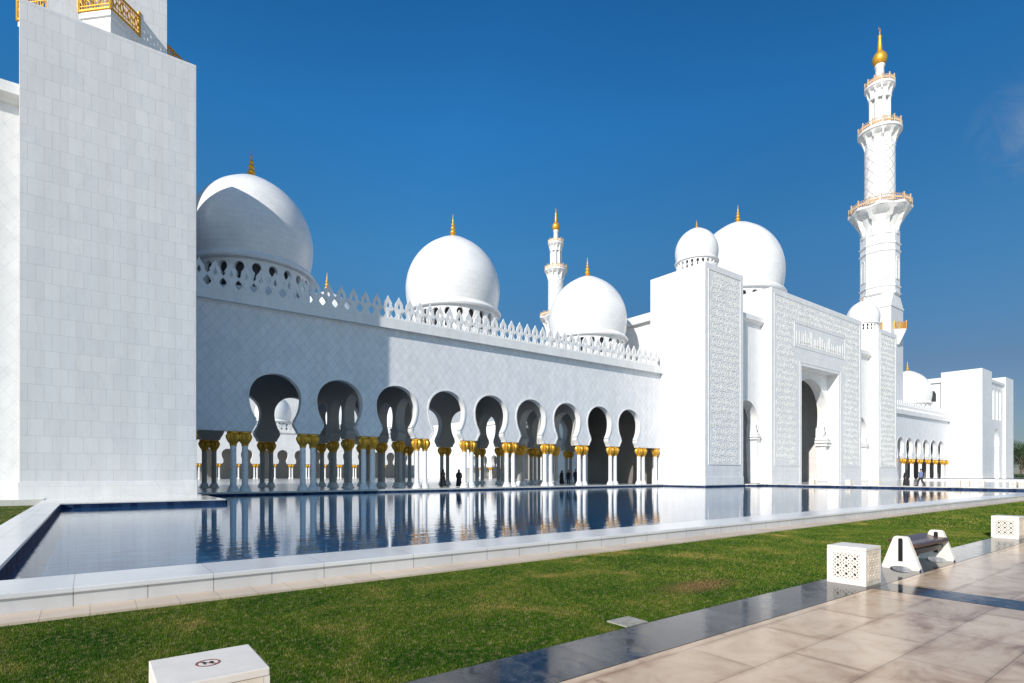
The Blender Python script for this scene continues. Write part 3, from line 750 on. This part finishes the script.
# raised far pool
t = empty('far_pool', (118, 4, .246)); tag(t, 'low raised far pool with dark rim in front of the far white gate', 'pool')
MB().box(0, 60, 0, 32, 0, .34).build('basin', 'white', t)
MB().box(-.05, 60, -.05, .35, .342, .44).box(-.05, .3, .35, 32, .342, .44).build('rim', 'tileblue', t)
MB().box(.3, 60, .35, 32, .342, .40).build('water_surface', 'water', t)

# lawn inspection cover
q = MB().box(-.17, .17, -.14, .14, 0, .014).build('inspection_cover', 'coverstone', None, (4.6, 4.05, 0), bevel=.004)
tag(q, 'pale stone inspection cover set in the lawn beside the dark granite border', 'cover')

# grass blades
def blades(n, x0, x1, y0, y1, hgt, wid, seed):
    rg = np.random.default_rng(seed)
    x = rg.uniform(x0, x1, n); y = rg.uniform(y0, y1, n)
    keep = ~((x > .2) & (x < .85) & (y > 3.2) & (y < 3.8)) & ~((abs(x-4.6) < .19) & (abs(y-4.05) < .17)); x = x[keep]; y = y[keep]; n = len(x)
    a = rg.uniform(0, 2*PI, n); hh = hgt*rg.uniform(.5, 1.25, n); ln = rg.uniform(0, .8, n)*hh; b_ = rg.uniform(0, 2*PI, n); w = wid*rg.uniform(.6, 1.3, n)
    v = np.zeros((n, 3, 3)); z0 = -.003
    v[:, 0] = np.stack([x-np.cos(a)*w, y-np.sin(a)*w, np.full(n, z0)], 1); v[:, 1] = np.stack([x+np.cos(a)*w, y+np.sin(a)*w, np.full(n, z0)], 1)
    v[:, 2] = np.stack([x+np.cos(b_)*ln, y+np.sin(b_)*ln, hh], 1)
    return v.reshape(-1, 3)
V = np.concatenate([blades(190000, -1.6, 7, 3.91, 7.84, .019, .0028, 1), blades(120000, 7, 20, 3.91, 7.84, .024, .005, 2), blades(50000, 20, 66, 3.91, 7.84, .045, .014, 3), blades(12000, -12, -1.95, 12, 36, .05, .012, 4)])
me = bpy.data.meshes.new('grass'); nt_ = len(V)//3
me.vertices.add(len(V)); me.vertices.foreach_set('co', V.ravel()); me.loops.add(len(V)); me.loops.foreach_set('vertex_index', np.arange(len(V), dtype=np.int32))
me.polygons.add(nt_); me.polygons.foreach_set('loop_start', np.arange(0, len(V), 3, dtype=np.int32)); me.polygons.foreach_set('loop_total', np.full(nt_, 3, dtype=np.int32)); me.update(); me.validate()
me.materials.append(M['grassblade']); g = link('grass', me)
tag(g, 'short green grass with dry patches growing beside the pool wall', 'grass', kind='stuff')

# ------------------------------------------------------------------ lantern boxes
def lattice_loops():
    holes = []
    def disc(x, y, r, n=8, sx=1, sy=1, rot=0):
        pass
        holes.append([(x+r*sx*math.cos(2*PI*k/n)*math.cos(rot)-r*sy*math.sin(2*PI*k/n)*math.sin(rot), y+r*sx*math.cos(2*PI*k/n)*math.sin(rot)+r*sy*math.sin(2*PI*k/n)*math.cos(rot)) for k in range(n)])
    for ix in (-.082, 0, .082):
        for iz in (-.082, 0, .082):
            disc(ix, iz, .0165)
            for k in range(4):
                a = k*PI/2+PI/4; disc(ix+.035*math.cos(a), iz+.035*math.sin(a), .012, 6, 1.05, .65, a)
    for v in (-.123, -.041, .041, .123):
        for w in (-.123, -.041, .041, .123): disc(v, w, .0072, 4, rot=PI/4)
    for v in (-.082, 0, .082):
        for w in (-.123, -.041, .041, .123):
            disc(v, w, .008, 6, 1.6, .7, 0); disc(w, v, .008, 6, 1.6, .7, PI/2)
    return holes
LAT = lattice_loops()
def build_box(loc, label, group='carved lantern boxes along the paths'):
    t = empty('lantern_box', loc); tag(t, label, 'light box', group); S = .26; H_ = .54; c = H_/2-.01
    mb = MB().box(-S+.03, S-.03, -S+.03, S-.03, .0, H_-.05); mb.build('inner_core', 'black', t)
    MB().box(-S, S, -S, S, H_-.045, H_).build('lid', 'boxwhite', t, bevel=.006)
    for k, mat in ((0, 'boxwhite'), (1, 'boxshade'), (2, 'boxwhite'), (3, 'boxshade')):
        a = -PI + k*PI/2; ca, sa = math.cos(a), math.sin(a); ext = S if k % 2 == 0 else S-.032
        f = lambda u, z, tt, ca=ca, sa=sa: (ca*(S-tt)-sa*u, sa*(S-tt)+ca*u, z+c)
        out = [(-ext, -c+.0), (ext, -c), (ext, H_-.047-c), (-ext, H_-.047-c)]
        sc_ = 1.38
        MB().prism([out]+[[(x*sc_, y*sc_) for x, y in h_] for h_ in LAT], f, 0, .03).build('side_panel', mat, t)
        fr = MB(); w = .195
        for (u0, u1, z0, z1) in ((-w, w, -w, -w+.006), (-w, w, w-.006, w), (-w, -w+.006, -w+.006, w-.006), (w-.006, w, -w+.006, w-.006)):
            fr.prism([[(u0, z0), (u1, z0), (u1, z1), (u0, z1)]], f, -.004, 0.0)
        fr.build('panel_frame', mat, t)
    return t
bx = build_box((8.94, 3.54, .004), 'carved white lantern box on dark granite just left of the bench')
def more_box(loc, label):
    c = copy_tree(bx); c.location = loc; c['label'] = label; return c
nb_ = more_box((.525, 3.50, 0), 'nearest lantern box at the bottom of the picture with red no-standing mark on its lid')
more_box((18.1, 3.68, .004), 'carved lantern box beyond the bench at the right edge of the picture')
far = [(70.8, 32.7, 'small white lantern box on the far plaza at the foot of the big dark arch'), (72.6, 29.3, 'small lantern box on the far plaza before the portal right pier'), (78.6, 28.4, 'small lantern box on the far plaza below the right carved tower'),
       (77.0, 19.9, 'left box of the two close lantern boxes behind the pool, right of the walkers'), (77.4, 19.2, 'right box of the two close lantern boxes behind the pool, right of the walkers'),
       (78.2, 18.1, 'small lantern box on the plaza in front of the plain far gate'), (74, 14.6, 'small lantern box left of the pair at the right picture edge'), (73.5, 13.8, 'small lantern box at the far right end of the plaza')]
for x, y, lb in far: more_box((x, y, .246), lb)
# printed mark on the nearest lid: ring, slash and two soles
ring = MB(); n = 40
def annulus(mb, r0, r1, sx=1.0):
    vs = [(r*math.cos(2*PI*k/n)*sx, r*math.sin(2*PI*k/n), 0) for r in (r0, r1) for k in range(n)]
    return mb.add(vs, [(k, (k+1) % n, n+(k+1) % n, n+k) for k in range(n)])
annulus(ring, .052, .062)
ring.add([(-.042, .034, 0), (-.034, .042, 0), (.042, -.034, 0), (.034, -.042, 0)], [(0, 1, 2, 3)])
sign = ring.build('warning_sign', 'red', nb_, (-.0, .015, .5425), recalc=False)
ft = MB()
for (fx, fy, a) in ((-.018, .004, .3), (.018, -.004, .3)):
    for (ox, oy, rx, ry) in ((0, .008, .010, .017), (0, -.018, .007, .008)):
        vs = [(fx+ox+rx*math.cos(2*PI*k/12), fy+oy+ry*math.sin(2*PI*k/12), 0) for k in range(12)]
        ft.add(vs, [tuple(range(12))])
ft.build('footprints', 'black', sign, (0, 0, .0006), recalc=False)

# ------------------------------------------------------------------ bench
t = empty('bench', (11.75, 3.54, .004)); tag(t, 'white bench with trapezoid ends and glossy brown seat beside the granite border', 'bench')
def end_panel(x):
    out = [(-.275, .035), (-.262, .0), (-.155, .0)] + [(.155*math.cos(a)*-1, .055*math.sin(a)) for a in [PI*i/10 for i in range(1, 10)]] + [(.155, .0), (.262, .0), (.275, .035), (.105, .52), (.075, .545), (-.075, .545), (-.105, .52)]
    slot = [(-.034, .13), (.034, .13), (.034, .49), (.022, .515), (-.022, .515), (-.034, .49)]
    e = MB().prism([out, slot], YZ, x-.05, x+.05).build('end_panel', 'boxwhite', t)
    MB().prism([slot], YZ, x-.044, x+.035).build('slot_insert', 'black', e)
    for yy in (-.25, .25): MB().lathe([(.03, -.004), (.03, .012)], 10, x, yy).build('foot_pad', 'black', e)
end_panel(-.97); end_panel(.74)
pr = [(-.20, .36), (-.20, .41), (-.15, .425), (.0, .43), (.19, .48), (.22, .475), (.21, .43), (.0, .385), (-.16, .37)]
MB().prism([pr], YZ, -.915, .685).build('seat', 'wood', t, bevel=.006)
MB().tube([(-.92, 0, .27), (.69, 0, .27)], .035, 8).build('stretcher', 'black', t)
MB().box(-.918, .688, -.11, -.09, .22, .30).build('rail', 'black', t)

# ------------------------------------------------------------------ people
def skin_body(chain, edges, radii, mat, name):
    me = bpy.data.meshes.new(name); me.from_pydata(chain, edges, []); o = bpy.data.objects.new(name, me); col.objects.link(o)
    sk = o.modifiers.new('s', 'SKIN'); o.modifiers.new('d', 'SUBSURF').levels = 1; sk.use_smooth_shade = True
    for i, r_ in enumerate(radii): me.skin_vertices[0].data[i].radius = (r_, r_*.85) if isinstance(r_, float) else r_
    me.skin_vertices[0].data[0].use_root = True
    dg = bpy.context.evaluated_depsgraph_get(); dg.update(); m2 = bpy.data.meshes.new_from_object(o.evaluated_get(dg)); bpy.data.objects.remove(o)
    m2.materials.clear(); m2.materials.append(M[mat]); m2.shade_smooth(); m2.name = name
    return m2
def person(loc, label, kind, hgt=1.72, heading=0, stride=.22, group=None):
    s_ = hgt/1.75; t = empty('person', loc); t.scale = (s_,)*3; t.rotation_euler[2] = heading; tag(t, label, 'person', group)
    st = stride
    J = [(0,0,.94), (0,0,1.12), (0,0,1.32), (0,0,1.45), (0,0,1.53), (0,.012,1.62), (0,.01,1.71),
         (.09,0,.90), (.10,st*.55,.50), (.10,st*.8,.09), (.10,st*.8+.16,.03),
         (-.09,0,.90), (-.10,-st*.2,.50), (-.10,-st*1.1,.12), (-.10,-st*1.1+.14,.03),
         (.17,0,1.40), (.22,-.06,1.13), (.21,.04,.90), (.21,.07,.80), (-.17,0,1.40), (-.22,.06,1.13), (-.21,.18,.92), (-.21,.22,.83), (0,.10,1.615), ]
    E_ = [(0,1),(1,2),(2,3),(3,4),(4,5),(5,6),(0,7),(7,8),(8,9),(9,10),(0,11),(11,12),(12,13),(13,14),(3,15),(15,16),(16,17),(17,18),(3,19),(19,20),(20,21),(21,22),(5,23)]
    Rr = [.135,.125,.15,.09,.055,.088,.07, .09,.065,.045,.035, .09,.065,.045,.035, .065,.048,.036,.028,.065,.048,.036,.028,.02]
    b_ = skin_body(J, E_, [float(x) for x in Rr], 'skin', 'body'); link('body', b_, t)
    if kind == 'robe':
        mod = lambda a, i: 1 + (.06*math.cos(5*a+i) if i < 4 else 0)
        MB().lathe([(.30, .05), (.29, .25), (.25, .6), (.22, .9), (.20, 1.12), (.235, 1.32), (.20, 1.43), (.09, 1.50)], 28, mod=mod).build('robe', 'cloth_black', t, smooth=80)
        for sx in (-1, 1): MB().tube([(sx*.17, 0, 1.42), (sx*.26, .02, 1.15), (sx*.22, .10, .92)], [.085, .10, .11], 10).build('sleeve', 'cloth_black', t, smooth=80)
        MB().lathe([(.19, 1.38), (.13, 1.48), (.115, 1.56), (.125, 1.64), (.11, 1.72), (.06, 1.77), (.01, 1.785)], 20, 0, -.015).build('headscarf', 'cloth_black', t, smooth=80)
    else:
        cm = 'cloth_blue' if kind == 'shirt' else 'cloth_black'
        MB().lathe([(.185, .86), (.175, 1.0), (.17, 1.15), (.20, 1.32), (.19, 1.42), (.08, 1.49)], 24).build('shirt', cm, t, smooth=80)
        for sx, jj in ((1, (15, 16, 17)), (-1, (19, 20, 21))): MB().tube([J[k] for k in jj], [.08, .065, .055], 10).build('sleeve', cm, t, smooth=80)
        for jj in ((7, 8, 9), (11, 12, 13)): MB().tube([J[k] for k in jj], [.115, .085, .065], 10).build('trouser_leg', 'cloth_dark', t, smooth=80)
        for k in (10, 14): MB().tube([(J[k][0], J[k][1]-.14, .05), (J[k][0], J[k][1]+.05, .035)], [.05, .04], 8).build('shoe', 'black', t, smooth=80)
        MB().lathe([(.10, 1.62), (.105, 1.68), (.08, 1.75), (.01, 1.785)], 16, 0, -.02).build('hair', 'black', t, smooth=80)
    return t
person((27.1, 47, .25), 'woman in long black robe and headscarf standing left in the arcade opening', 'robe', 1.70, 1.2, .05)
person((28.9, 47, .25), 'woman in long black robe beside a white column pair, right of the other robed woman', 'robe', 1.68, -.8, .05)
person((44.6, 49.4, .25), 'leftmost person of the group standing in shade under the arcade, black clothes', 'robe', 1.66, .3, .05)
person((45.3, 49.0, .25), 'person in black shirt and dark trousers, second from left of the shaded arcade group', 'dark', 1.68, 2.3, .1)
person((45.9, 48.4, .25), 'tallest person in black in the shaded arcade group', 'dark', 1.78, -.5, .1)
person((46.9, 48.6, .25), 'small figure in blue shirt at right of the shaded arcade group', 'shirt', 1.45, 1.0, .15)
person((69.2, 22.3, .246), 'woman in flowing black robe walking on the far plaza left of the man in blue', 'robe', 1.66, .9, .2)
person((68.9, 20.9, .246), 'man in blue shirt and dark trousers walking across the far plaza', 'shirt', 1.78, .9, .32)

# screen standing in the side arch of the gate
t = empty('standing_screen', (67.2, 41.2, .25)); tag(t, 'dark standing screen with round emblem inside the narrow left arch of the carved gate', 'screen')
MB().box(-2.2, 2.2, 0, .12, 1.6, 4.6).build('panel', 'screen', t)
MB().box(-2.1, -1.9, 0, .1, 0, 1.6).box(1.9, 2.1, 0, .1, 0, 1.6).build('leg', 'black', t)
v = [(1.1*math.cos(2*PI*k/24), -.01, 3.1+1.1*math.sin(2*PI*k/24)) for k in range(24)]
MB().add(v + [(a_, .0, c_) for a_, b__, c_ in v], [tuple(range(24))] + [(k, (k+1) % 24, 24+(k+1) % 24, 24+k) for k in range(24)]).build('round_emblem', 'black', t)

# ------------------------------------------------------------------ trees and hedge far right
def tree(loc, hgt, rad, seed, label):
    rn = random.Random(seed); t = empty('tree', loc); tag(t, label, 'tree', 'trees beyond the far gate')
    tr = MB().tube([(0, 0, 0), (.1, .1, hgt*.3), (-.1, .2, hgt*.6)], [.35, .25, .12], 8)
    cl = []
    for k in range(16):
        a = rn.uniform(0, 2*PI); e = rn.uniform(-.3, 1); r_ = rad*rn.uniform(.3, .85)
        p = Vector((r_*math.cos(a)*math.cos(e), r_*math.sin(a)*math.cos(e), hgt*(.62 if k % 3 else .30)+r_*math.sin(e)*.9)); cl.append(p)
        if k < 7: tr.tube([(0, .1, hgt*.35), tuple(p*.6+Vector((0, 0, hgt*.2))), tuple(p)], [.14, .08, .03], 5)
    tr.build('trunk', 'bark', t, smooth=50)
    mb = MB(); vs = []; fs = []
    for p in cl:
        for q in range(420):
            d = Vector((rn.gauss(0, 1), rn.gauss(0, 1), rn.gauss(0, .8))).normalized()*rad*.38*rn.random()**.4; o = p+d
            a = Vector((rn.gauss(0, 1), rn.gauss(0, 1), rn.gauss(0, 1))).normalized(); b_ = a.orthogonal().normalized(); w = rn.uniform(.10, .2)
            i = len(vs); vs += [o-a*w, o-b_*w*.5, o+a*w, o+b_*w*.5]; fs.append((i, i+1, i+2, i+3))
    mb.v = vs; mb.f = fs; mb.v = [tuple(v) for v in vs]
    mb.build('crown', 'leaves', t, recalc=False)
tree((214, 40.5, .2), 11.5, 4.2, 1, 'dense green tree right of the plain far gate, nearest of the trees')
tree((232, 41.5, .2), 11, 4.6, 2, 'green tree behind the nearest one at the right picture edge')
tree((226, 35.5, .2), 9.5, 4.2, 3, 'lower bushy tree at the extreme right picture edge')
rn = random.Random(4); vs = []; fs = []
for q in range(9000):
    o = Vector((rn.uniform(205, 208), rn.uniform(5, 44), rn.uniform(.2, 1.3))); a = Vector((rn.gauss(0, 1), rn.gauss(0, 1), rn.gauss(0, 1))).normalized(); b_ = a.orthogonal().normalized(); w = .16
    i = len(vs); vs += [tuple(o-a*w), tuple(o-b_*w*.6), tuple(o+a*w), tuple(o+b_*w*.6)]; fs.append((i, i+1, i+2, i+3))
mb = MB(); mb.v = vs; mb.f = fs
tag(mb.build('hedge', 'leaves', None, recalc=False), 'low clipped green hedge beyond the plaza at right', 'hedge')

# ------------------------------------------------------------------ light, sky, camera
SE, SA = R(29.5), R(22.5)
sd = Vector((-math.cos(SA)*math.cos(SE), -math.sin(SA)*math.cos(SE), math.sin(SE)))
ld = bpy.data.lights.new('sun', 'SUN'); ld.energy = 4.7; ld.angle = R(.53); ld.color = (1, .94, .86)
lo = bpy.data.objects.new('sun', ld); col.objects.link(lo); lo.rotation_euler = sd.to_track_quat('Z', 'Y').to_euler(); lo.location = (-20, -20, 60)
w = bpy.data.worlds.new('World'); sc.world = w; w.use_nodes = True; nt = w.node_tree
sk = nt.nodes.new('ShaderNodeTexSky'); sk.sky_type = 'NISHITA'; sk.sun_disc = False
sk.sun_elevation = SE; sk.sun_rotation = math.atan2(sd.x, sd.y); sk.altitude = 100; sk.air_density = 1.0; sk.dust_density = .15; sk.ozone_density = 1.0
hs = nt.nodes.new('ShaderNodeHueSaturation'); hs.inputs['Saturation'].default_value = 1.22; hs.inputs['Hue'].default_value = .492
nt.links.new(sk.outputs[0], hs.inputs['Color'])
tc = nt.nodes.new('ShaderNodeTexCoord'); sx = nt.nodes.new('ShaderNodeSeparateXYZ'); nt.links.new(tc.outputs['Generated'], sx.inputs[0])
tint = ramp(nt, sx.outputs[2], [(0, (.235, .31, .50)), (.07, (.31, .36, .50)), (.16, (.38, .41, .53)), (.36, (.44, .84, 1.04)), (.52, (.33, 1.0, 1.40)), (.66, (.24, .84, 1.26))])
dt = nt.nodes.new('ShaderNodeVectorMath'); dt.operation = 'DOT_PRODUCT'; nt.links.new(tc.outputs['Generated'], dt.inputs[0]); dt.inputs[1].default_value = (.75, .66, 0)
side = ramp(nt, dt.outputs['Value'], [(.0, (0, 0, 0)), (.18, (1, 1, 1))])   # deep blue tint ahead; unseen sky behind brightened to fill shaded walls
d2 = nt.nodes.new('ShaderNodeVectorMath'); d2.operation = 'DOT_PRODUCT'; nt.links.new(tc.outputs['Generated'], d2.inputs[0]); d2.inputs[1].default_value = (.99, .15, 0)
tint = mixc(nt, 1.0, tint, ramp(nt, d2.outputs['Value'], [(.55, (1, 1, 1)), (.86, (.72, .72, .74)), (.93, (.73, .73, .76)), (.985, (.86, .86, .86))]), 'MULTIPLY')
tint = mixc(nt, side, (1.28, 1.28, 1.28), tint)
skyc = mixc(nt, 1.0, hs.outputs[0], tint, 'MULTIPLY')
ds = nt.nodes.new('ShaderNodeVectorMath'); ds.operation = 'DISTANCE'; nt.links.new(tc.outputs['Generated'], ds.inputs[0]); ds.inputs[1].default_value = (.90, .160, .415)
cn = noise(nt, tc.outputs['Generated'], 22, 6, .62, .6)
cm_ = math_n(nt, 'MULTIPLY', ramp(nt, ds.outputs['Value'], [(.0, (1, 1, 1)), (.07, (0, 0, 0))]), ramp(nt, cn, [(.38, (0, 0, 0)), (.75, (.42, .42, .42))]))
nt.links.new(mixc(nt, cm_, skyc, (3.2, 3.6, 4.4)), nt.nodes['Background'].inputs[0])
nt.nodes['Background'].inputs[1].default_value = .105
cd = bpy.data.cameras.new('camera'); cam = bpy.data.objects.new('camera', cd); col.objects.link(cam); sc.camera = cam
cd.sensor_width = 36; cd.lens = 560/1024*36; cd.shift_y = (473-341.5)/1024; cd.clip_end = 3000; cd.clip_start = .05
cam.location = (0, 0, 1.6); cam.rotation_euler = (PI/2, 0, -R(37))
sc.view_settings.view_transform = 'Standard'; sc.view_settings.look = 'None'; sc.view_settings.gamma = 1; sc.view_settings.exposure = .12
sc.render.engine = 'CYCLES'; sc.cycles.max_bounces = 8; sc.cycles.diffuse_bounces = 4; sc.cycles.glossy_bounces = 4
sc.cycles.use_denoising = True
